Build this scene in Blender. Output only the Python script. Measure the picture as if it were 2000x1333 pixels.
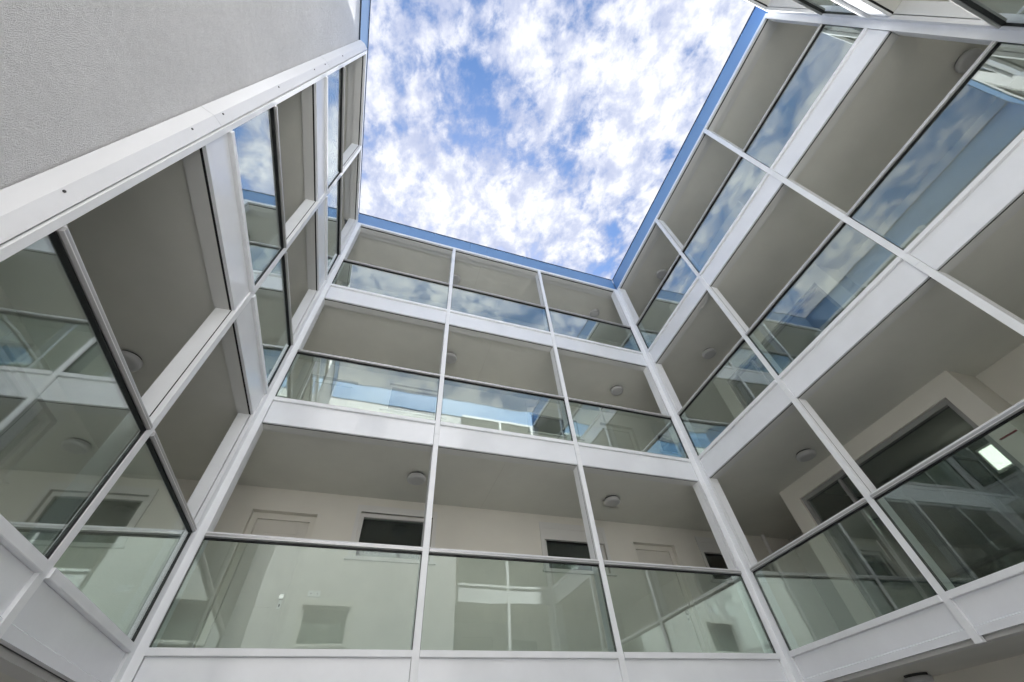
import bpy, bmesh, math, random
from mathutils import Vector, Matrix
random.seed(7)
sc = bpy.context.scene
for o in list(bpy.data.objects): bpy.data.objects.remove(o)
C = sc.collection
R = math.radians

# ---------------------------------------------------------------- camera
EYE = Vector((0, 0, 1.75))
cam_d = bpy.data.cameras.new('camera'); cam = bpy.data.objects.new('camera', cam_d); C.objects.link(cam)
rt = Vector((0.94794766, -0.31251219, -0.0610849)); dn = Vector((0.19880886, 0.73070758, -0.65310143)); fw = Vector((0.24873736, 0.60696175, 0.75480273))
M3 = Matrix((rt, -dn, -fw)).transposed()
cam.matrix_world = Matrix.Translation(EYE) @ M3.to_4x4()
cam_d.sensor_width = 36; cam_d.lens = 36 * 793.6 / 2000; cam_d.clip_start = 0.05; cam_d.clip_end = 3000
sc.camera = cam

# ---------------------------------------------------------------- light
SUN_EL, SUN_AZ = R(57), R(8.0)             # azimuth measured from +Y towards +X
SKY_STRENGTH = 0.05
CLOUD_SEED = 7.0
EXPOSURE = 3.62
sc.view_settings.view_transform = 'Standard'; sc.view_settings.look = 'None'
sc.view_settings.gamma = 1; sc.view_settings.use_curve_mapping = False
sc.view_settings.exposure = EXPOSURE
w = bpy.data.worlds.new('World'); sc.world = w; w.use_nodes = True
nt = w.node_tree; nt.nodes.clear()
def N(tree, typ, **kw):
    n = tree.nodes.new(typ)
    for k, v in kw.items():
        if k.startswith('i_'):
            key = k[2:]
            n.inputs[int(key) if key.isdigit() else key.replace('_', ' ')].default_value = v
        else: setattr(n, k, v)
    return n
def mth(tree, op, a, b=None, c=None, clamp=False):
    n = tree.nodes.new('ShaderNodeMath'); n.operation = op; n.use_clamp = clamp
    for i, v in enumerate((a, b, c)):
        if v is None: continue
        if isinstance(v, (int, float)): n.inputs[i].default_value = v
        else: tree.links.new(v, n.inputs[i])
    return n.outputs[0]
def smooth(tree, v, lo, hi, to0=0.0, to1=1.0):
    n = N(tree, 'ShaderNodeMapRange', interpolation_type='SMOOTHSTEP')
    tree.links.new(v, n.inputs['Value'])
    for k, x in (('From Min', lo), ('From Max', hi), ('To Min', to0), ('To Max', to1)): n.inputs[k].default_value = x
    return n.outputs['Result']
sky = N(nt, 'ShaderNodeTexSky', sky_type='NISHITA', sun_disc=False, sun_elevation=SUN_EL, sun_rotation=SUN_AZ)
sky.air_density = 1.0; sky.dust_density = 0.3; sky.ozone_density = 2.2
tc = N(nt, 'ShaderNodeTexCoord')
sep = N(nt, 'ShaderNodeSeparateXYZ'); nt.links.new(tc.outputs['Generated'], sep.inputs[0])
zz = mth(nt, 'MAXIMUM', sep.outputs[2], 0.06)
cx = mth(nt, 'DIVIDE', sep.outputs[0], zz); cy = mth(nt, 'DIVIDE', sep.outputs[1], zz)
comb = N(nt, 'ShaderNodeCombineXYZ'); nt.links.new(cx, comb.inputs[0]); nt.links.new(cy, comb.inputs[1])
def cloud_noise(scale, detail, rough, dist, off, stretch=(1, 1, 1), rot=0):
    mp = N(nt, 'ShaderNodeMapping'); nt.links.new(comb.outputs[0], mp.inputs[0])
    mp.inputs['Location'].default_value = off; mp.inputs['Scale'].default_value = stretch; mp.inputs['Rotation'].default_value = (0, 0, rot)
    n = N(nt, 'ShaderNodeTexNoise'); nt.links.new(mp.outputs[0], n.inputs['Vector'])
    n.inputs['Scale'].default_value = scale; n.inputs['Detail'].default_value = detail
    n.inputs['Roughness'].default_value = rough; n.inputs['Distortion'].default_value = dist
    return n.outputs['Fac']
nA = cloud_noise(2.2, 2, 0.5, 0.2, (0.0, 0.0, CLOUD_SEED))
nB = cloud_noise(8.5, 9, 0.60, 0.25, (1.7, 0.4, 2.0 + CLOUD_SEED), (1.0, 0.85, 1), R(25))
nC = cloud_noise(25.0, 8, 0.62, 0.2, (5.2, 1.3, 4.0), (1.0, 0.8, 1), R(25))
dens = mth(nt, 'ADD', mth(nt, 'MULTIPLY', nA, 0.42), mth(nt, 'ADD', mth(nt, 'MULTIPLY', nB, 0.56), mth(nt, 'MULTIPLY', nC, 0.36)))
cov = smooth(nt, dens, 0.538, 0.70)
cov = mth(nt, 'MULTIPLY', cov, 0.97)
nD = cloud_noise(16.0, 7, 0.62, 0.15, (8.3, 2.9, 6.0), (1.0, 0.8, 1), R(25))
thick = mth(nt, 'MULTIPLY', smooth(nt, dens, 0.58, 0.80), smooth(nt, nD, 0.34, 0.62, 0.2, 1.0))
ccol = N(nt, 'ShaderNodeMix', data_type='RGBA'); nt.links.new(thick, ccol.inputs['Factor'])
ccol.inputs['A'].default_value = (0.864, 0.978, 1.365, 1); ccol.inputs['B'].default_value = (2.053, 2.053, 2.093, 1)
mix = N(nt, 'ShaderNodeMix', data_type='RGBA'); nt.links.new(cov, mix.inputs['Factor'])
hs = N(nt, 'ShaderNodeHueSaturation', i_Saturation=1.22, i_Value=0.32); nt.links.new(sky.outputs[0], hs.inputs['Color'])
nt.links.new(hs.outputs[0], mix.inputs['A']); nt.links.new(ccol.outputs['Result'], mix.inputs['B'])
bg = N(nt, 'ShaderNodeBackground'); bg.inputs['Strength'].default_value = SKY_STRENGTH
nt.links.new(mix.outputs['Result'], bg.inputs[0])
wo = N(nt, 'ShaderNodeOutputWorld'); nt.links.new(bg.outputs[0], wo.inputs[0])

sd = bpy.data.lights.new('sun', 'SUN'); sd.energy = 1.45; sd.angle = R(2.5); sd.color = (1.0, 0.975, 0.945)
so = bpy.data.objects.new('sun', sd); C.objects.link(so)
sv = Vector((math.sin(SUN_AZ) * math.cos(SUN_EL), math.cos(SUN_AZ) * math.cos(SUN_EL), math.sin(SUN_EL)))
so.rotation_euler = (-sv).to_track_quat('-Z', 'Y').to_euler(); so.location = sv * 60

sc.render.engine = 'CYCLES'
sc.cycles.max_bounces = 9; sc.cycles.diffuse_bounces = 5; sc.cycles.glossy_bounces = 4
sc.cycles.transparent_max_bounces = 16; sc.cycles.transmission_bounces = 4
sc.cycles.caustics_reflective = False; sc.cycles.caustics_refractive = False
sc.cycles.sample_clamp_indirect = 6.0
sc.cycles.use_denoising = True
sc.cycles.use_adaptive_sampling = True; sc.cycles.adaptive_threshold = 0.02

# ---------------------------------------------------------------- materials
MATS = {}
def mat(name, col, rough=0.5, metal=0.0, spec=0.5, var=0.0, vscale=3.0, bump=0.0, bscale=100.0, bdet=4, coat=0.0):
    m = bpy.data.materials.new(name); m.use_nodes = True; t = m.node_tree
    p = t.nodes['Principled BSDF']
    p.inputs['Base Color'].default_value = (*col, 1); p.inputs['Roughness'].default_value = rough
    p.inputs['Metallic'].default_value = metal; p.inputs['Specular IOR Level'].default_value = spec
    if coat: p.inputs['Coat Weight'].default_value = coat; p.inputs['Coat Roughness'].default_value = 0.05
    if var or bump:
        g = N(t, 'ShaderNodeNewGeometry')
    if var:
        n = N(t, 'ShaderNodeTexNoise'); t.links.new(g.outputs['Position'], n.inputs['Vector'])
        n.inputs['Scale'].default_value = vscale; n.inputs['Detail'].default_value = 6; n.inputs['Roughness'].default_value = 0.6
        mr = N(t, 'ShaderNodeMapRange'); t.links.new(n.outputs['Fac'], mr.inputs['Value'])
        mr.inputs['From Min'].default_value = 0.3; mr.inputs['From Max'].default_value = 0.7
        mr.inputs['To Min'].default_value = 1 - var; mr.inputs['To Max'].default_value = 1 + var * 0.4
        vm = N(t, 'ShaderNodeVectorMath', operation='SCALE'); vm.inputs[0].default_value = col
        t.links.new(mr.outputs[0], vm.inputs['Scale']); t.links.new(vm.outputs[0], p.inputs['Base Color'])
        rr = N(t, 'ShaderNodeMapRange'); t.links.new(n.outputs['Fac'], rr.inputs['Value'])
        rr.inputs['To Min'].default_value = max(0.02, rough * 0.8); rr.inputs['To Max'].default_value = min(1, rough * 1.25)
        t.links.new(rr.outputs[0], p.inputs['Roughness'])
    if bump:
        n2 = N(t, 'ShaderNodeTexNoise'); t.links.new(g.outputs['Position'], n2.inputs['Vector'])
        n2.inputs['Scale'].default_value = bscale; n2.inputs['Detail'].default_value = bdet; n2.inputs['Roughness'].default_value = 0.7
        b = N(t, 'ShaderNodeBump'); b.inputs['Strength'].default_value = 1.0; b.inputs['Distance'].default_value = bump
        t.links.new(n2.outputs['Fac'], b.inputs['Height']); t.links.new(b.outputs[0], p.inputs['Normal'])
    MATS[name] = m; return m
mat('white_aluminium', (0.87, 0.885, 0.90), 0.34, var=0.05, vscale=3.5)
mat('white_panel', (0.85, 0.87, 0.90), 0.10, spec=0.6, var=0.045, vscale=2.2)
mat('flashing_metal', (0.70, 0.71, 0.73), 0.30, metal=0.0, spec=0.7, var=0.05, vscale=2.0)
mat('rail_metal', (0.50, 0.495, 0.49), 0.33, metal=0.6, var=0.06, vscale=6)
mat('rail_lip', (0.82, 0.82, 0.82), 0.35)
mat('gasket', (0.012, 0.012, 0.013), 0.6)
mat('gap_shadow', (0.012, 0.012, 0.013), 0.8)
mat('blue_fascia', (0.15, 0.30, 0.53), 0.36, metal=0.0, spec=0.5, var=0.05, vscale=1.0)
mat('coping', (0.05, 0.07, 0.10), 0.4, metal=0.5)
mat('ceiling_paint', (0.71, 0.705, 0.645), 0.85, var=0.08, vscale=0.9, bump=0.0006, bscale=260)
mat('seam', (0.62, 0.61, 0.55), 0.9)
mat('edge_beam', (0.69, 0.69, 0.665), 0.7, var=0.04, vscale=1.5)
mat('wall_plaster', (0.74, 0.715, 0.645), 0.85, var=0.04, vscale=1.3, bump=0.0008, bscale=220)
mat('wall_grey', (0.50, 0.48, 0.44), 0.85, var=0.05, vscale=1.3)
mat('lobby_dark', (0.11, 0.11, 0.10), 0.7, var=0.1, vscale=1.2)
mat('floor_screed', (0.66, 0.655, 0.64), 0.6, var=0.08, vscale=2.0)
mat('ground_paving', (0.66, 0.655, 0.65), 0.7, var=0.1, vscale=1.5)
mat('roof_sheet', (0.3, 0.3, 0.3), 0.8)
mat('door_paint', (0.66, 0.635, 0.575), 0.45, var=0.03)
mat('door_frame', (0.71, 0.685, 0.615), 0.45)
mat('window_frame', (0.70, 0.69, 0.66), 0.4)
mat('grey_frame', (0.34, 0.34, 0.33), 0.35, metal=0.3)
mat('blind', (0.02, 0.02, 0.021), 0.75, bump=0.001, bscale=900)
mat('pale_blind', (0.62, 0.63, 0.62), 0.7)
mat('steel', (0.55, 0.54, 0.52), 0.25, metal=1.0)
mat('lamp_gap_shade', (0.03, 0.03, 0.03), 0.6)  # black paints in the shaded gap between lamp and ceiling
mat('lamp_opal', (0.52, 0.52, 0.52), 0.35)
mat('switch_plastic', (0.78, 0.77, 0.74), 0.35)
mat('red_plastic', (0.22, 0.02, 0.03), 0.4)
mat('slat_dark', (0.03, 0.028, 0.025), 0.6)
mat('screw', (0.05, 0.05, 0.05), 0.4, metal=0.6)

# stucco: coarse rubbed render
def stucco(name, col):
    m = mat(name, col, 0.9, spec=0.25); t = m.node_tree; p = t.nodes['Principled BSDF']
    g = N(t, 'ShaderNodeNewGeometry')
    n1 = N(t, 'ShaderNodeTexNoise'); n1.inputs['Scale'].default_value = 120; n1.inputs['Detail'].default_value = 5; n1.inputs['Roughness'].default_value = 0.65; n1.inputs['Distortion'].default_value = 0.8
    n2 = N(t, 'ShaderNodeTexVoronoi'); n2.inputs['Scale'].default_value = 190
    n3 = N(t, 'ShaderNodeTexNoise'); n3.inputs['Scale'].default_value = 1.3; n3.inputs['Detail'].default_value = 7
    n4 = N(t, 'ShaderNodeTexNoise'); n4.inputs['Scale'].default_value = 14; n4.inputs['Detail'].default_value = 4
    for n in (n1, n2, n3, n4): t.links.new(g.outputs['Position'], n.inputs['Vector'])
    h = mth(t, 'ADD', n1.outputs['Fac'], mth(t, 'ADD', mth(t, 'MULTIPLY', n2.outputs['Distance'], 0.5), mth(t, 'MULTIPLY', n4.outputs['Fac'], 1.2)))
    b = N(t, 'ShaderNodeBump'); b.inputs['Strength'].default_value = 1; b.inputs['Distance'].default_value = 0.013
    t.links.new(h, b.inputs['Height']); t.links.new(b.outputs[0], p.inputs['Normal'])
    f1 = mth(t, 'MULTIPLY_ADD', n1.outputs['Fac'], 0.62, 0.68)
    f3 = mth(t, 'MULTIPLY_ADD', mth(t, 'ADD', n3.outputs['Fac'], mth(t, 'MULTIPLY', n4.outputs['Fac'], 0.5)), 0.20, 0.87)
    vm = N(t, 'ShaderNodeVectorMath', operation='SCALE'); vm.inputs[0].default_value = col
    t.links.new(mth(t, 'MULTIPLY', f1, f3), vm.inputs['Scale']); t.links.new(vm.outputs[0], p.inputs['Base Color'])
stucco('stucco', (0.83, 0.83, 0.83))

# glass: clear laminated pane, slightly green, reflecting by angle
def glass(name, tint, f0=0.032, power=1.45, rough=0.0, gain=0.95, haze=0.026):
    m = bpy.data.materials.new(name); m.use_nodes = True; t = m.node_tree; t.nodes.clear()
    g = N(t, 'ShaderNodeNewGeometry')
    d = N(t, 'ShaderNodeVectorMath', operation='DOT_PRODUCT'); t.links.new(g.outputs['Incoming'], d.inputs[0]); t.links.new(g.outputs['Normal'], d.inputs[1])
    c = mth(t, 'ABSOLUTE', d.outputs['Value'])
    f = mth(t, 'MULTIPLY_ADD', mth(t, 'POWER', mth(t, 'SUBTRACT', 1.0, c, clamp=True), power), gain - f0, f0, clamp=True)
    tr = N(t, 'ShaderNodeBsdfTransparent'); tr.inputs[0].default_value = (*tint, 1)
    gl = N(t, 'ShaderNodeBsdfGlossy'); gl.inputs['Color'].default_value = (0.95, 1.0, 0.985, 1); gl.inputs['Roughness'].default_value = rough
    wn = N(t, 'ShaderNodeTexNoise'); wn.inputs['Scale'].default_value = 1.7; wn.inputs['Detail'].default_value = 1; t.links.new(g.outputs['Position'], wn.inputs['Vector'])
    wb = N(t, 'ShaderNodeBump'); wb.inputs['Strength'].default_value = 1; wb.inputs['Distance'].default_value = 0.0012; t.links.new(wn.outputs['Fac'], wb.inputs['Height']); t.links.new(wb.outputs[0], gl.inputs['Normal'])
    dn_ = N(t, 'ShaderNodeTexNoise'); dn_.inputs['Scale'].default_value = 5; dn_.inputs['Detail'].default_value = 8; t.links.new(g.outputs['Position'], dn_.inputs['Vector'])
    df = N(t, 'ShaderNodeBsdfDiffuse'); df.inputs[0].default_value = (0.72, 0.78, 0.74, 1)
    hz = N(t, 'ShaderNodeMixShader'); t.links.new(smooth(t, dn_.outputs['Fac'], 0.3, 0.75, haze * 0.2, haze), hz.inputs[0]); t.links.new(tr.outputs[0], hz.inputs[1]); t.links.new(df.outputs[0], hz.inputs[2])
    mx = N(t, 'ShaderNodeMixShader'); t.links.new(f, mx.inputs[0]); t.links.new(hz.outputs[0], mx.inputs[1]); t.links.new(gl.outputs[0], mx.inputs[2])
    o = N(t, 'ShaderNodeOutputMaterial'); t.links.new(mx.outputs[0], o.inputs[0])
    MATS[name] = m
glass('glass_pane', (0.845, 0.90, 0.875))
glass('window_glass', (0.78, 0.82, 0.80), haze=0.004)

# ---------------------------------------------------------------- helpers
class MB:
    def __init__(s): s.v = []; s.f = []; s.sm = []
    def quad8(s, p, smooth=False):
        b = len(s.v); s.v += [tuple(q) for q in p]
        for f in ((0, 3, 2, 1), (4, 5, 6, 7), (0, 1, 5, 4), (1, 2, 6, 5), (2, 3, 7, 6), (3, 0, 4, 7)): s.f.append(tuple(b + i for i in f))
        return s
    def prism(s, pts, axis):                  # pts closed polygon (3D), extruded by axis vector
        b = len(s.v); n = len(pts); ax = Vector(axis)
        s.v += [tuple(Vector(q)) for q in pts] + [tuple(Vector(q) + ax) for q in pts]
        s.f.append(tuple(b + i for i in range(n))[::-1]); s.f.append(tuple(b + n + i for i in range(n)))
        for i in range(n): j = (i + 1) % n; s.f.append((b + i, b + j, b + n + j, b + n + i))
        return s
    def box(s, x0, x1, y0, y1, z0, z1):
        return s.quad8([(x0, y0, z0), (x1, y0, z0), (x1, y1, z0), (x0, y1, z0), (x0, y0, z1), (x1, y0, z1), (x1, y1, z1), (x0, y1, z1)])
    def lathe(s, c, prof, n=40):
        b = len(s.v); k = len(prof)
        for i in range(n):
            a = 2 * math.pi * i / n
            for r, z in prof: s.v.append((c[0] + r * math.cos(a), c[1] + r * math.sin(a), c[2] + z))
        for i in range(n):
            j = (i + 1) % n
            for q in range(k - 1): s.f.append((b + i * k + q, b + j * k + q, b + j * k + q + 1, b + i * k + q + 1))
        s.f.append(tuple(b + i * k for i in range(n))[::-1]); s.f.append(tuple(b + i * k + k - 1 for i in range(n)))
        return s
    def build(s, name, m, parent=None, smooth=False, bevel=0.0):
        vs = [Vector(v) for v in s.v]
        if parent is not None: off = world_loc(parent)
        else:
            lo = [min(v[i] for v in vs) for i in range(3)]; hi = [max(v[i] for v in vs) for i in range(3)]
            off = Vector(((lo[0] + hi[0]) / 2, (lo[1] + hi[1]) / 2, lo[2]))
        me = bpy.data.meshes.new(name); me.from_pydata([tuple(v - off) for v in vs], [], s.f)
        bm = bmesh.new(); bm.from_mesh(me); bmesh.ops.recalc_face_normals(bm, faces=bm.faces)
        if bevel: bmesh.ops.bevel(bm, geom=list(bm.edges), offset=bevel, segments=2, affect='EDGES', clamp_overlap=True)
        bm.to_mesh(me); bm.free()
        if smooth: me.shade_smooth()
        me.materials.append(MATS[m] if isinstance(m, str) else m)
        o = bpy.data.objects.new(name, me); C.objects.link(o)
        if parent is not None: o.parent = parent
        else: o.location = off
        return o
def world_loc(o):
    p = Vector(o.location)
    while o.parent is not None: o = o.parent; p += Vector(o.location)
    return p
def tag(o, label=None, cat=None, group=None, kind=None):
    if label: o['label'] = label
    if cat: o['category'] = cat
    if group: o['group'] = group
    if kind: o['kind'] = kind
    return o
def thing(name, loc, label, cat, group=None):
    o = bpy.data.objects.new(name, None); o.empty_display_size = 0.1; C.objects.link(o); o.location = loc
    return tag(o, label, cat, group)
def struct(o): o['kind'] = 'structure'; return o

# facade frames: s runs along the facade, n points into the courtyard, z up
SK = -0.033
class Frame:
    def __init__(f, o, u, n): f.o = Vector((*o, 0)); f.u = Vector((*u, 0)); f.n = Vector((*n, 0))
    def p(f, s, n, z): v = f.o + f.u * s + f.n * n; return (v.x, v.y, z)
    def box(f, mb, s0, s1, n0, n1, z0, z1):
        return mb.quad8([f.p(s0, n0, z0), f.p(s1, n0, z0), f.p(s1, n1, z0), f.p(s0, n1, z0), f.p(s0, n0, z1), f.p(s1, n0, z1), f.p(s1, n1, z1), f.p(s0, n1, z1)])
    def extr(f, mb, s0, s1, prof):             # prof: list of (n, z), extruded along s
        return mb.prism([f.p(s0, n, z) for n, z in prof], f.u * (s1 - s0))
    def vprism(f, mb, sn, z0, z1):             # sn: polygon of (s, n), extruded up
        return mb.prism([f.p(s, n, z0) for s, n in sn], (0, 0, z1 - z0))
XL, XR, YB, YF = -1.7082, 5.6020, 5.2, -1.43
cs, sn_ = math.cos(SK), math.sin(SK)
FB = Frame((0, YB), (1, 0), (0, -1))
FL = Frame((XL, YB), (sn_, -cs), (cs, sn_))
FR = Frame((XR, YB), (sn_, -cs), (-cs, -sn_))
FF = Frame((0, YF), (1, 0), (0, 1))
LEN = 6.634                                     # side length, back corner to front corner
XRF = XR + sn_ * LEN; XLF = XL + sn_ * LEN

G = [2.894, 5.845, 8.812]                        # top of bottom rail
SB = [2.537, 5.415, 8.369]                       # underside of spandrel
RT = [3.911, 6.866, 9.807]                       # top of handrail
CEIL = [2.56, 5.455, 8.41, 11.56]                # soffits: ground floor, then galleries
FLOOR = [0.0] + [g - 0.03 for g in G]
TOP0, TOP1, FAS0, FAS1 = 11.49, 11.60, 11.59, 12.38
LV = ['lowest', 'middle', 'top']
MW = 0.076

# ---------------------------------------------------------------- setting: ground, slabs, ceilings
m = MB(); m.quad8([(-500, -500, -0.3), (500, -500, -0.3), (500, 500, -0.3), (-500, 500, -0.3), (-500, -500, -0.006), (500, -500, -0.006), (500, 500, -0.006), (-500, 500, -0.006)])
struct(m.build('ground', 'ground_paving'))
pav = MB(); pav.box(XL + 0.0, XR, YF, YB, -0.05, 0.0); pave = struct(pav.build('courtyard_paving', 'gap_shadow'))
i = 0
for a in range(9):
    for b in range(8):
        x0 = XL - 0.3 + a * 0.86; y0 = YF - 0.1 + b * 0.86
        t = MB(); t.box(x0, x0 + 0.852, y0, y0 + 0.852, 0.001, 0.02)
        t.build('paving_slab', 'ground_paving', pave)

OX0, OX1, OY0, OY1 = -4.4, 11.2, -4.2, 9.2      # outer building outline
def ring(name, material, z0, z1, n):            # slab with the courtyard left open, edge set back by n
    def corner(ix, iy):
        fx = FL if ix == 0 else FR
        y = YB + n if iy == 1 else YF - n
        # point on offset side line at height y
        base = fx.o + fx.n * (-n); t = (y - base.y) / fx.u.y
        q = base + fx.u * t; return (q.x, y)
    ih = [corner(0, 0), corner(1, 0), corner(1, 1), corner(0, 1)]
    oh = [(OX0, OY0), (OX1, OY0), (OX1, OY1), (OX0, OY1)]
    v = []; f = []
    for z in (z0, z1):
        v += [(x, y, z) for x, y in oh] + [(x, y, z) for x, y in ih]
    for k in range(4):
        j = (k + 1) % 4
        f += [(k, 4 + k, 4 + j, j), (8 + k, 8 + j, 12 + j, 12 + k), (k, j, 8 + j, 8 + k), (4 + k, 12 + k, 12 + j, 4 + j)]
    mb = MB(); mb.v = v; mb.f = f
    return struct(mb.build(name, material))
for k in range(3):
    ring('ceiling', 'ceiling_paint', CEIL[k], CEIL[k] + 0.10, 0.215)
    ring('floor_slab', 'floor_screed', CEIL[k] + 0.103, FLOOR[k + 1], 0.205)
ring('ceiling', 'ceiling_paint', CEIL[3], CEIL[3] + 0.10, 0.32)
ring('roof_slab', 'roof_sheet', CEIL[3] + 0.103, FAS1 - 0.06, 0.205)
def seam(F, ceil_obj, s, n0, n1, z):
    m = MB(); F.box(m, s - 0.004, s + 0.004, n0, n1, z - 0.002, z + 0.01); m.build('ceiling_seam', 'seam', ceil_obj)
for o in [q for q in bpy.data.objects if q.name.startswith('ceiling')]:
    z = min(v.co.z for v in o.data.vertices) + o.location.z
    off = 0.37 * round(z)
    for s in (1.75,): seam(FB, o, s + 0.2 * math.sin(off), -1.84, -0.34, z)
# outer envelope keeps daylight out of the corridors
for nm, args in (('outer_wall', (OX0 - 0.2, OX0, OY0, OY1)), ('outer_wall', (OX0, OX1, OY0 - 0.2, OY0)), ('outer_wall', (OX0, OX1, OY1, OY1 + 0.2))):
    o = MB(); o.box(*args, 0, FAS1 - 0.05); struct(o.build(nm, 'wall_grey'))

# ---------------------------------------------------------------- facades
def spandrel(F, parent, s0, s1, k, extra_fold=False):
    zt, zb = G[k] - 0.062, SB[k]
    m = MB()
    if k == 0:
        F.extr(m, s0 + 0.004, s1 - 0.004, [(-0.024, zt), (-0.024, zb + 0.075), (-0.008, zb + 0.066), (-0.008, zb), (-0.05, zb), (-0.05, zt)])
    else:
        F.extr(m, s0 + 0.004, s1 - 0.004, [(-0.018, zt), (-0.018, zb + 0.004), (-0.022, zb), (-0.05, zb), (-0.05, zt)])
    m.build('spandrel_panel', 'white_panel', parent)
    m = MB(); F.box(m, s0 - 0.01, s1 + 0.01, -0.073, -0.051, zb + 0.003, zt + 0.02); m.build('joint_backing', 'gap_shadow', parent)
    m = MB(); F.box(m, s0 - 0.02, s1 + 0.02, -0.215, -0.074, zb - (0.035 if k == 0 else 0.0), zt + 0.03); m.build('edge_beam', 'edge_beam', parent)
def top_beam(F, parent, s0, s1):
    m = MB(); F.extr(m, s0, s1, [(-0.004, TOP0 + 0.03), (-0.004, TOP1), (-0.135, TOP1 + 0.015), (-0.135, TOP0 + 0.06), (-0.05, TOP0 + 0.06), (-0.05, TOP0 + 0.03)])
    m.build('head_trim', 'white_aluminium', parent)
    m = MB(); F.box(m, s0, s1, -0.069, -0.051, TOP0 + 0.0155, TOP0 + 0.058); m.build('head_gasket', 'gasket', parent)
    m = MB(); F.box(m, s0, s1, -0.20, -0.07, TOP0 + 0.012, TOP0 + 0.058); m.build('head_beam', 'edge_beam', parent)
    m = MB(); F.box(m, s0, s1, -0.325, -0.203, TOP0 + 0.04, TOP0 + 0.1); m.build('head_beam', 'edge_beam', parent)
def mullion(F, parent, s):
    z0, z1 = 2.49, TOP0 + 0.028
    for a, b in ((z0, SB[1] + 0.19), (SB[1] + 0.193, SB[2] + 0.19), (SB[2] + 0.193, z1)):
        m = MB(); F.box(m, s - MW / 2, s + MW / 2, -0.046, 0.0, a, b); m.build('mullion', 'white_aluminium', parent)
    m = MB(); F.box(m, s - MW / 2 + 0.001, s + MW / 2 - 0.001, -0.0565, -0.0465, z0 + 0.02, z1); m.build('gasket', 'gasket', parent)
    for k in range(3):
        m = MB(); F.box(m, s - MW / 2, s + MW / 2, -0.20, -0.057, G[k] - 0.03, (SB[k + 1] - 0.001) if k < 2 else TOP0 + 0.011); m.build('post', 'white_aluminium', parent)

def balustrade(F, s0, s1, k, label, group):
    c = F.p((s0 + s1) / 2, -0.02, G[k] - 0.062)
    t = thing('glass_balustrade', c, label, 'balustrade', group)
    g, r = G[k], RT[k]
    m = MB(); F.extr(m, s0 + 0.002, s1 - 0.002, [(0.018, g - 0.056), (0.018, g - 0.004), (0.014, g), (-0.062, g), (-0.062, g - 0.06), (0.014, g - 0.06)]); m.build('bottom_rail', 'white_aluminium', t)
    m = MB(); F.box(m, s0 + 0.006, s1 - 0.006, -0.034, -0.022, g - 0.01, r - 0.05); m.build('glass_pane', 'glass_pane', t)
    # handrail: rounded channel with a pale upper lip
    hh = 0.050
    prof = [(0.010, r - 0.006), (0.020, r - 0.012), (0.023, r - 0.026), (0.021, r - 0.042), (0.013, r - hh + 0.004), (0.004, r - hh), (-0.050, r - hh), (-0.062, r - 0.044), (-0.064, r - 0.006)]
    m = MB(); F.extr(m, s0 + 0.003, s1 - 0.003, prof); h = m.build('handrail', 'rail_metal', t)
    m = MB(); F.extr(m, s0 + 0.003, s1 - 0.003, [(0.004, r - 0.0055), (0.004, r + 0.010), (0.0, r + 0.013), (-0.060, r + 0.013), (-0.062, r + 0.010), (-0.062, r - 0.0055)]); m.build('top_lip', 'rail_lip', h)
    m = MB(); F.extr(m, s0 + 0.003, s1 - 0.003, [(0.0214, r - 0.042), (0.0240, r - 0.040), (0.0240, r - 0.037), (0.0218, r - 0.035)]); m.build('rib', 'rail_lip', h)
    m = MB(); F.box(m, s0 + 0.004, s1 - 0.004, -0.046, -0.004, r - hh - 0.011, r - hh - 0.001); m.build('gasket', 'gasket', h)
    for a in (s0 + 0.0005, s1 - 0.0055):
        m = MB(); F.box(m, a, a + 0.005, -0.05, -0.008, g + 0.001, r - hh - 0.012); m.build('edge_seal', 'gasket', t)
    return t
POSW = {3: ['left bay', 'centre bay', 'right bay'], 2: ['near', 'far']}
def facade(F, edges, label, who, bays, top0, top1):
    """edges: list of (s_end_of_prev, s_start_of_next) mullion centres between; bays: list of (s0,s1,name)"""
    t = thing('gallery_facade', F.p((bays[0][0] + bays[-1][1]) / 2, 0, 2.49), label, 'facade')
    for s in edges: mullion(F, t, s)
    for s0, s1, nm in bays:
        for k in range(3):
            spandrel(F, t, s0, s1, k)
            balustrade(F, s0, s1, k, f'glass balustrade on {LV[k]} gallery of {who}, {nm}', 'glass balustrades round the courtyard')
    top_beam(F, t, top0, top1)
    return t
bB = [(-1.624, 0.7425 - MW / 2, 'left bay of three'), (0.7425 + MW / 2, 3.137 - MW / 2, 'centre bay'), (3.137 + MW / 2, 5.492, 'right bay beside the corner')]
tB = facade(FB, [0.7425, 3.137], 'white framed gallery facade straight ahead with three bays between two corner posts', 'facing facade', bB, XL - 0.02, XR + 0.02)
sR = [2.2625, 4.464]
bR = [(0.109, sR[0] - MW / 2, 'bay next to the facing facade'), (sR[0] + MW / 2, sR[1] - MW / 2, 'middle bay'), (sR[1] + MW / 2, LEN - 0.1, 'bay at the picture edge')]
tR = facade(FR, sR, 'white framed gallery facade along the right side with sky in its glass', 'right facade', bR, 0.024, LEN - 0.024)
sL = [1.842]
bL = [(0.107, sL[0] - MW / 2, 'bay next to the facing facade'), (sL[0] + MW / 2, 3.605, 'bay beside the stucco wall')]
tL = facade(FL, sL, 'white framed gallery facade on the left with two bays beside stucco', 'left facade', bL, 0.024, 3.655)
XS = 2.6
bF = [(XS + 0.05, 4.06 - MW / 2, 'bay beside the stucco'), (4.06 + MW / 2, XRF - 0.1, 'bay at the corner')]
tF = facade(FF, [4.06], 'white framed gallery facade seen edge-on at the top right corner', 'top right edge-on facade', bF, XS - 0.02, XRF + 0.02)

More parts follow.
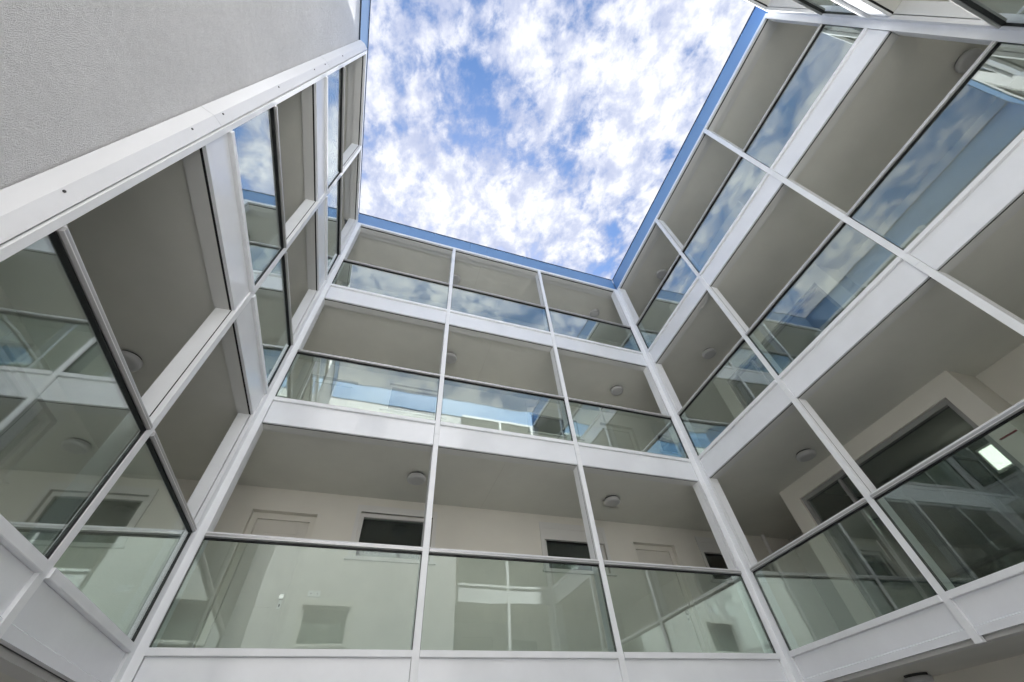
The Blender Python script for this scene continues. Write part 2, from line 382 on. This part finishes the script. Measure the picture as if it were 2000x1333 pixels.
# corner posts (front cap in the inner corner + rear post)
def corner_post(name, pts_front, pts_back, label):
    c = pts_front[0]
    t = thing('corner_post', (c[0], c[1], 2.49), label, 'post', 'white corner posts')
    for a, b in ((2.49, SB[1] + 0.19), (SB[1] + 0.193, SB[2] + 0.19), (SB[2] + 0.193, TOP0 + 0.028)):
        m = MB(); m.prism([(x, y, a) for x, y in pts_front], (0, 0, b - a)); m.build('post_cap', 'white_aluminium', t)
    for pb in pts_back:
        for k in range(3):
            z0 = G[k] - 0.03; z1 = (SB[k + 1] - 0.001) if k < 2 else TOP0 + 0.011
            m = MB(); m.prism([(x, y, z0) for x, y in pb], (0, 0, z1 - z0)); m.build('rear_post', 'white_aluminium', t)
    return t
def xy(F, s, n): q = F.p(s, n, 0); return (q[0], q[1])
e = 0.046
def corner(FA, sa0, sa1, FS, ss0, ss1, label):
    """FA: facade along x, visible cap from sa0 (corner) to sa1; FS: side facade, cap from ss0 (corner) to ss1"""
    sg = 1 if sa1 > sa0 else -1; tg = 1 if ss1 > ss0 else -1
    f = [xy(FA, sa1, 0), xy(FA, sa1, -e), (xy(FS, ss0 - tg * e, -e)[0], xy(FA, 0, -e)[1]), xy(FS, ss1, -e), xy(FS, ss1, 0), (xy(FS, ss0, 0)[0], xy(FA, 0, 0)[1])]
    bk = [[xy(FA, sa1, -0.057), xy(FA, sa1, -0.20), (xy(FS, ss0 - tg * 0.2, -0.2)[0], xy(FA, 0, -0.20)[1]), (xy(FS, ss0 - tg * 0.057, -0.057)[0], xy(FA, 0, -0.057)[1])],
          [xy(FS, ss1, -0.057), xy(FS, ss1, -0.20), xy(FS, ss0 - tg * 0.199, -0.20), xy(FS, ss0 - tg * 0.056, -0.057)]]
    return corner_post('corner_post', f, bk, label)
corner(FB, XL, -1.626, FL, 0, 0.105, 'white corner post between left and facing facades')
corner(FB, XR, 5.490, FR, 0, 0.107, 'white corner post between facing and right facades')
corner(FF, XRF, XRF - 0.098, FR, LEN, LEN - 0.098, 'white corner post at top right between right and edge-on facades')

# near end of the left facade: frame, folded flashing, stucco wall
t = thing('end_frame', FL.p(3.63, 0, 2.49), 'white upright frame edge between the left gallery and folded flashing', 'frame')
for a, b in ((0.0, 5.86), (5.863, TOP0 + 0.11)):
    m = MB(); FL.box(m, 3.607, 3.655, -0.07, 0.0, max(a, 0.0), b); m.build('frame_profile', 'white_aluminium', t)
m = MB(); FL.box(m, 3.607, 3.664, -0.2, -0.072, 0, TOP0); m.build('rear_post', 'white_aluminium', t)
t = thing('wall_flashing', FL.p(3.72, -0.05, 0), 'folded white metal flashing strip running up the edge of the stucco wall', 'flashing')
fold = [(3.668, -0.014), (3.742, -0.062), (3.786, -0.152)]
def offp(pts, d): return pts + [(s - d, n - d) for s, n in reversed(pts)]
for a, b in ((0.0, 5.70), (5.704, 9.05), (9.054, TOP1 + 0.04)):
    m = MB(); FL.vprism(m, offp(fold, 0.004), a, b); m.build('flashing_strip', 'flashing_metal', t)
m = MB(); FL.vprism(m, offp([(3.666, -0.02), (3.735, -0.075), (3.78, -0.17)], 0.003), 0, TOP1 + 0.03); m.build('joint_backing', 'gap_shadow', t)
fd = (FL.u * (3.742 - 3.668) + FL.n * (-0.062 + 0.014)).normalized(); fn = Vector((0, 0, 1)).cross(fd)
if fn.dot(FL.n) < 0: fn = -fn
for z in (4.05, 5.33, 5.83, 7.12, 8.41, 8.91, 9.9):
    c = Vector(FL.p(3.726, -0.0515, z))
    m = MB()
    ring1 = [c + (fd * math.cos(q) + Vector((0, 0, 1)) * math.sin(q)) * 0.008 for q in [i * math.pi / 4 for i in range(8)]]
    m.prism(ring1, fn * 0.006); m.build('screw', 'screw', t)

# stucco walls
def wall_cells(F, n_face, thick, s0, s1, z0, z1, openings):
    m = MB()
    ss = sorted({s0, s1, *[o[0] for o in openings], *[o[1] for o in openings]}); 
    for a, b in zip(ss, ss[1:]):
        mid = (a + b) / 2; col = sorted([(o[2], o[3]) for o in openings if o[0] <= mid <= o[1]]); z = z0
        for c0, c1 in col:
            if c0 > z: F.box(m, a, b, n_face - thick, n_face, z, c0)
            z = c1
        if z < z1: F.box(m, a, b, n_face - thick, n_face, z, z1)
    return m
NST = -0.165
m = MB(); FL.box(m, 3.70, LEN + 0.4, NST - 0.3, NST, 0, FAS1 - 0.05)
st = m.build('stucco_wall', 'stucco'); tag(st, 'plain grey stucco wall filling the upper left corner', 'wall')
fw_open = [(-1.05, 0.05, G[k] + 1.56, SB[k + 1] - 0.16 if k < 2 else 11.2) for k in range(3)]
sroot = thing('stucco_wall', (0.2, YF - 0.2, 0), 'grey stucco wall behind the viewer seen only mirrored in the glass', 'wall')
wall_cells(FF, NST, 0.3, XLF - 0.45, XS, 0, FAS1 - 0.05, fw_open).build('render', 'stucco', sroot)

def window(F, parent, n, s0, s1, z0, z1, blind_drop=0.16, sill=True, blind='blind'):
    """window set in an opening s0..s1, z0..z1 of a wall whose face is at n"""
    fr = MB()
    wd = 0.06
    for a, b, c, d in ((s0, s1, z1 - wd, z1), (s0, s1, z0, z0 + wd), (s0, s0 + wd, z0 + wd, z1 - wd), (s1 - wd, s1, z0 + wd, z1 - wd)):
        F.box(fr, a + 0.001, b - 0.001, n - 0.13, n - 0.045, c, d)
    wobj = fr.build('window', 'window_frame', parent)
    m = MB(); F.box(m, s0 + wd - 0.005, s1 - wd + 0.005, n - 0.095, n - 0.085, z0 + wd - 0.005, z1 - wd + 0.005); m.build('pane', 'window_glass', wobj)
    m = MB(); F.box(m, s0 + 0.02, s1 - 0.02, n - 0.29, n - 0.20, z0 + 0.005, z1 - 0.005); m.build('blind', blind, wobj)
    m = MB()                                   # surround
    q = 0.07
    for a, b, c, d in ((s0 - q, s1 + q, z1, z1 + q * 1.6), (s0 - q, s0, z0, z1), (s1, s1 + q, z0, z1)): F.box(m, a, b, n - 0.02, n + 0.018, c, d)
    m.build('surround', 'window_frame', wobj)
    if blind_drop:
        m = MB(); F.box(m, s0 + 0.001, s1 - 0.001, n - 0.044, n + 0.012, z1 - blind_drop, z1 - 0.001); m.build('shutter_box', 'window_frame', wobj)
    if sill:
        m = MB(); F.box(m, s0 - 0.1, s1 + 0.1, n - 0.02, n + 0.05, z0 - 0.03, z0 - 0.001); m.build('sill', 'window_frame', wobj)
    return wobj
for o in fw_open: window(FF, sroot, NST, *o, blind_drop=0.0, blind='pale_blind')

def door(F, parent, n, s0, s1, z0, z1, knob_right=True):
    fr = MB(); wd = 0.09
    for a, b, c, d in ((s0, s1, z1 - wd, z1), (s0, s0 + wd, z0, z1 - wd), (s1 - wd, s1, z0, z1 - wd)): F.box(fr, a + 0.001, b - 0.001, n - 0.17, n - 0.10, c, d)
    f = fr.build('door', 'door_frame', parent)
    m = MB(); F.box(m, s0 + wd + 0.003, s1 - wd - 0.003, n - 0.165, n - 0.125, z0 + 0.01, z1 - wd - 0.003); m.build('door_leaf', 'door_paint', f)
    m = MB()
    for q0, q1 in ((z0 + 0.2, z0 + 0.95), (z0 + 1.1, z1 - wd - 0.18)):
        a, b = s0 + wd + 0.13, s1 - wd - 0.13
        for r in ((a, b, q0, q0 + 0.02), (a, b, q1 - 0.02, q1), (a, a + 0.02, q0, q1), (b - 0.02, b, q0, q1)): F.box(m, r[0], r[1], n - 0.126, n - 0.1225, r[2], r[3])
    m.build('leaf_moulding', 'door_paint', f)
    ks = (s1 - wd - 0.06) if knob_right else (s0 + wd + 0.06)
    zk = z0 + 1.05
    m = MB(); F.box(m, ks - 0.02, ks + 0.02, n - 0.126, n - 0.118, zk - 0.14, zk + 0.06); m.build('handle_plate', 'switch_plastic', f)
    m = MB(); F.box(m, ks - 0.028, ks + 0.028, n - 0.118, n - 0.062, zk - 0.028, zk + 0.036); m.build('knob', 'steel', f, bevel=0.008)
    m = MB(); F.box(m, ks - 0.008, ks + 0.008, n - 0.119, n - 0.114, zk - 0.11, zk - 0.075); m.build('keyhole', 'gasket', f)
    return f
def switch(F, parent, n, s, z, cnt=2):
    for i in range(cnt):
        a = s + i * 0.085
        m = MB(); F.box(m, a, a + 0.08, n, n + 0.012, z, z + 0.08); sw = m.build('switch', 'switch_plastic', parent, bevel=0.003)
        m = MB(); F.box(m, a + 0.035, a + 0.045, n + 0.012, n + 0.0135, z + 0.035, z + 0.045)
        m.build('button', 'gasket', sw)

# gallery back walls ---------------------------------------------------------
NB = -1.85
for k in range(4):                                # k = 0 ground floor, 1..3 galleries
    z0 = FLOOR[k]; z1 = CEIL[k]
    lv = ['ground floor', 'lowest gallery', 'middle gallery', 'top gallery'][k]
    # facing side
    dz = z0 + 2.22 if k else 2.1; wz0, wz1 = z0 + 1.59, z0 + 2.33
    if k == 0: wz0, wz1 = 1.3, 2.1
    doors = [(-1.74, -0.79), (5.07, 6.03)]; wins = [(-0.13, 1.08), (3.16, 4.40), (6.70, 7.9)]
    ops = [(a, b, z0, dz) for a, b in doors] + [(a, b, wz0, wz1) for a, b in wins]
    root = thing('gallery_wall', (2.5, YB + 1.85, z0), f'cream plaster wall with doors behind the {lv} of the facing facade', 'wall')
    wall_cells(FB, NB, 0.2, -4.39, 9.3, z0, z1, ops).build('plaster', 'wall_plaster', root)
    door(FB, root, NB, *ops[0]); door(FB, root, NB, *ops[1], knob_right=True)
    for i, o in enumerate(ops[2:]): window(FB, root, NB, *o, blind_drop=0.0 if i == 0 else 0.2)
    m = MB(); FB.box(m, -4.39, 9.3, NB - 0.9, NB - 0.36, z0 + 0.01, z1 - 0.01); m.build('wall_core', 'lobby_dark', root)
    switch(FB, root, NB, -0.60, z0 + 1.04); switch(FB, root, NB, 6.28, z0 + 1.04)
    m = MB(); FB.box(m, -0.6, 1.25, NB + 0.0005, NB + 0.004, wz0 - 0.06, wz0 - 0.052) if k else None
    # end of the facing corridor, to the right
    m = MB(); m.box(9.3, 9.5, 5.38, 7.25, z0, z1); tag(m.build('corridor_end_wall', 'wall_grey'), f'end wall closing the {lv} corridor at its right end', 'wall')
    # left side
    NL = -2.15
    lops = [(-0.20, 1.10, wz0, wz1), (2.0, 2.95, z0, dz)]
    root = thing('gallery_wall', FL.p(1.4, NL, z0), f'cream plaster wall behind the {lv} of the left facade', 'wall')
    wall_cells(FL, NL, 0.2, -1.84, 3.66, z0, z1, lops).build('plaster', 'wall_plaster', root)
    window(FL, root, NL, *lops[0], blind_drop=0.0); door(FL, root, NL, *lops[1])
    m = MB(); FL.box(m, -1.84, 3.66, NL - 0.5, NL - 0.36, z0 + 0.01, z1 - 0.01); m.build('wall_core', 'lobby_dark', root)
    m = MB(); FL.box(m, 3.667, 3.8, NL - 0.3, -0.21, z0, z1); tag(m.build('gallery_end_wall', 'wall_plaster'), f'end wall of the left {lv} beside the stucco', 'wall')
    # right side: pier wall with glazed lobby front
    root = thing('lobby_wall', FR.p(1.5, NB, z0), f'pale wall framing the glazed lobby front on the right {lv}', 'wall')
    gz = z0 + 2.31 if k else 2.1
    lo = (0.14, 3.0, z0, gz)
    wall_cells(FR, NB, 0.16, -0.18, 3.26, z0, z1, [lo]).build('plaster', 'wall_plaster', root)
    m = MB()
    for a, b, c, d in ((lo[0], lo[1], gz - 0.07, gz), (lo[0], lo[0] + 0.07, z0, gz - 0.07), (lo[1] - 0.07, lo[1], z0, gz - 0.07)): FR.box(m, a + 0.001, b - 0.001, NB - 0.15, NB - 0.04, c, d)
    fr = m.build('glazing_frame', 'grey_frame', root)
    for s in (0.94,):
        m = MB(); FR.box(m, s - 0.025, s + 0.025, NB - 0.14, NB - 0.06, z0 + 0.06, gz - 0.072); m.build('glazing_bar', 'grey_frame', fr)
    m = MB(); FR.box(m, 0.22, 2.92, NB - 0.14, NB - 0.06, z0 + 0.005, z0 + 0.058); m.build('threshold', 'grey_frame', fr)
    es = [0.211, 0.914, 0.966, 2.929]
    for a, b in zip(es[::2], es[1::2]):
        m = MB(); FR.box(m, a, b, NB - 0.105, NB - 0.095, z0 + 0.06, gz - 0.075); m.build('pane', 'window_glass', fr)
    m = MB(); FR.box(m, 0.86, 0.885, NB - 0.06, NB - 0.03, z0 + 0.95, z0 + 1.25); m.build('pull_handle', 'steel', fr)
    # lobby room; its shade is painted in by dark rear and inner side walls
    m = MB()
    FR.box(m, -0.18, 3.26, NB - 2.25, NB - 2.05, z0, z1)
    if m.f: m.build('lobby_rear_wall', 'lobby_dark', root)
    for a, b, c, mt in ((-0.09, -0.01, NB - 0.162, 'lobby_dark'), (3.08, 3.16, NB - 0.162, 'lobby_dark'), (-0.179, -0.092, NB - 0.162, 'wall_plaster'), (3.162, 3.259, NB - 0.162, 'wall_plaster')):
        m = MB(); FR.box(m, a, b, NB - 2.045, c, z0, z1); m.build('lobby_side_wall', mt, root)
    # recess beyond the lobby
    m = MB(); FR.box(m, 3.262, LEN + 2.0, NB - 0.75, NB - 0.6, z0, z1); tag(m.build('recess_wall', 'wall_plaster'), f'plaster wall set back beyond the lobby on the right {lv}', 'wall')
    # front side
    root = thing('gallery_wall', (4.2, YF - 1.85, z0), f'cream plaster wall behind the {lv} of the edge-on facade', 'wall')
    fo = [(3.2, 4.15, z0, dz), (4.7, 5.6, wz0, wz1)]
    wall_cells(FF, NB, 0.2, XS - 0.2, 7.6, z0, z1, fo).build('plaster', 'wall_plaster', root)
    door(FF, root, NB, *fo[0]); window(FF, root, NB, *fo[1])
    m = MB(); FF.box(m, XS - 0.2, 7.6, NB - 0.5, NB - 0.36, z0 + 0.01, z1 - 0.01); m.build('wall_core', 'lobby_dark', root)
    m = MB(); m.box(XS - 0.25, XS - 0.02, YF - 1.84, YF - 0.21, z0, z1); tag(m.build('gallery_end_wall', 'wall_plaster'), f'end wall of the edge-on {lv} beside the stucco', 'wall')
for k in range(4):  # added unseen walls stop bounced light reaching the right galleries
    lv = ['ground floor', 'lowest gallery', 'middle gallery', 'top gallery'][k]
    m = MB(); m.box(5.62, 8.05, -2.15, -2.0, FLOOR[k], CEIL[k]); tag(m.build('light_block_wall', 'wall_plaster'), f'added unseen cross wall holding bounced light off the right {lv}', 'wall')
m = MB(); m.box(OX1, OX1 + 0.2, OY0, OY1, 0, FAS1 - 0.05)
struct(m.build('outer_wall', 'wall_grey'))

# ---------------------------------------------------------------- blue roof-edge fascia
def fascia(F, s0, s1, label, cuts):
    t = thing('roof_fascia', F.p((s0 + s1) / 2, -0.15, FAS0), label, 'fascia', 'blue roof edge fascias')
    ss = [s0] + cuts + [s1]
    for a, b in zip(ss, ss[1:]):
        m = MB(); F.box(m, a + 0.002, b - 0.002, -0.165, -0.14, FAS0 + 0.012, FAS1 - 0.034); m.build('fascia_panel', 'blue_fascia', t)
    m = MB(); F.box(m, s0, s1, -0.19, -0.168, FAS0 + 0.02, FAS1 - 0.034); m.build('backing', 'gap_shadow', t)
    m = MB(); F.box(m, s0, s1, -0.45, -0.130, FAS1 - 0.032, FAS1); m.build('coping', 'coping', t)
    return t
fascia(FB, XL - 0.13, XR + 0.13, 'blue metal roof-edge fascia above the facing facade', [1.2, 1.67, 2.81])
fascia(FR, -0.138, LEN + 0.13, 'blue metal roof-edge fascia above the right facade', [2.3, 4.5])
fascia(FL, -0.138, LEN + 0.13, 'blue metal roof-edge fascia above the left gallery and stucco wall', [1.9, 3.68, 5.2])
fascia(FF, XLF - 0.13, XRF + 0.13, 'blue metal roof-edge fascia above the edge-on facade', [0.3, 2.5])
m = MB(); FL.box(m, 3.69, LEN + 0.1, -0.163, -0.14, FAS0 - 0.012, FAS0 + 0.011); tag(m.build('drip_edge', 'coping'), 'dark drip edge under the blue fascia over the stucco wall', 'trim')

# ---------------------------------------------------------------- lamps
def lamp(x, y, k, label):
    z = CEIL[k]; t = thing('ceiling_lamp', (x, y, z), label, 'lamp', 'round ceiling lamps')
    m = MB(); m.lathe((x, y, z), [(0.128, -0.029), (0.128, 0.0)]); m.build('mount', 'lamp_gap_shade', t)
    m = MB(); m.lathe((x, y, z), [(0.10, -0.098), (0.128, -0.094), (0.146, -0.084), (0.152, -0.068), (0.152, -0.032), (0.148, -0.030)]); m.build('diffuser', 'lamp_opal', t, smooth=False)
    for p in m_smooth(t): pass
    return t
def m_smooth(t):
    for c in t.children:
        if c.name.startswith('diffuser'):
            for p in c.data.polygons: p.use_smooth = len(p.vertices) == 4
    return []
lamp(0.62, 6.19, 1, 'round white ceiling lamp on lowest gallery ahead, left of the first mullion')
lamp(4.25, 6.20, 1, 'round white ceiling lamp on lowest gallery ahead, in the right bay')
lamp(1.01, 6.15, 2, 'round white ceiling lamp on middle gallery ahead, just right of the first mullion')
lamp(5.19, 6.17, 2, 'round white ceiling lamp on middle gallery ahead, in the right bay')
lamp(0.97, 6.12, 3, 'round white ceiling lamp on top gallery ahead, just right of the first mullion')
lamp(5.30, 6.12, 3, 'round white ceiling lamp on top gallery ahead, in the right bay')
lamp(6.87, 4.07, 1, 'round white ceiling lamp on lowest gallery at right, above the lobby front')
lamp(6.70, 4.48, 2, 'round white ceiling lamp on middle gallery at right, near the corner')
lamp(6.84, -1.44, 2, 'round white ceiling lamp on middle gallery at the top right edge')
lamp(6.56, 4.31, 3, 'round white ceiling lamp on top gallery at right, behind the handrail')
lamp(-3.0, 4.4, 1, 'round ceiling lamp on lowest gallery at left, mostly hidden by the handrail')
lamp(6.91, 4.58, 0, 'round ceiling lamp under the ground floor soffit at bottom right')

# ---------------------------------------------------------------- small things
m = MB(); m.lathe((8.5, YB + 1.80, FLOOR[1]), [(0.045, 0), (0.045, CEIL[1] - FLOOR[1])], 16)
tag(m.build('downpipe', 'window_frame'), 'slim pale pipe against the wall deep in the lowest right corridor', 'pipe')
m = MB(); FR.box(m, 3.05, 3.25, NB + 0.001, NB + 0.02, 4.415, 4.43); tag(m.build('red_strip', 'red_plastic'), 'thin red strip on the pale wall beside the lobby front', 'strip')

em = bpy.data.materials.new('glow_panel'); em.use_nodes = True  # emissive panel stands in for a bright rectangle deep in the lobby
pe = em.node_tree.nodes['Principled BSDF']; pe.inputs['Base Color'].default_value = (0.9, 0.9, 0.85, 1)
pe.inputs['Emission Color'].default_value = (1.0, 1.0, 0.90, 1); pe.inputs['Emission Strength'].default_value = 0.22; MATS['glow_panel'] = em
t = thing('glowing_panel', FR.p(2.16, NB - 2.04, 4.85), 'bright glowing rectangle inside the lobby at lower right', 'light')
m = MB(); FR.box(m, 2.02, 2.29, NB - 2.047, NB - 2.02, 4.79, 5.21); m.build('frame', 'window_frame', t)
m = MB(); FR.box(m, 2.055, 2.255, NB - 2.019, NB - 2.005, 4.83, 5.17); m.build('glow_pane', 'glow_panel', t)
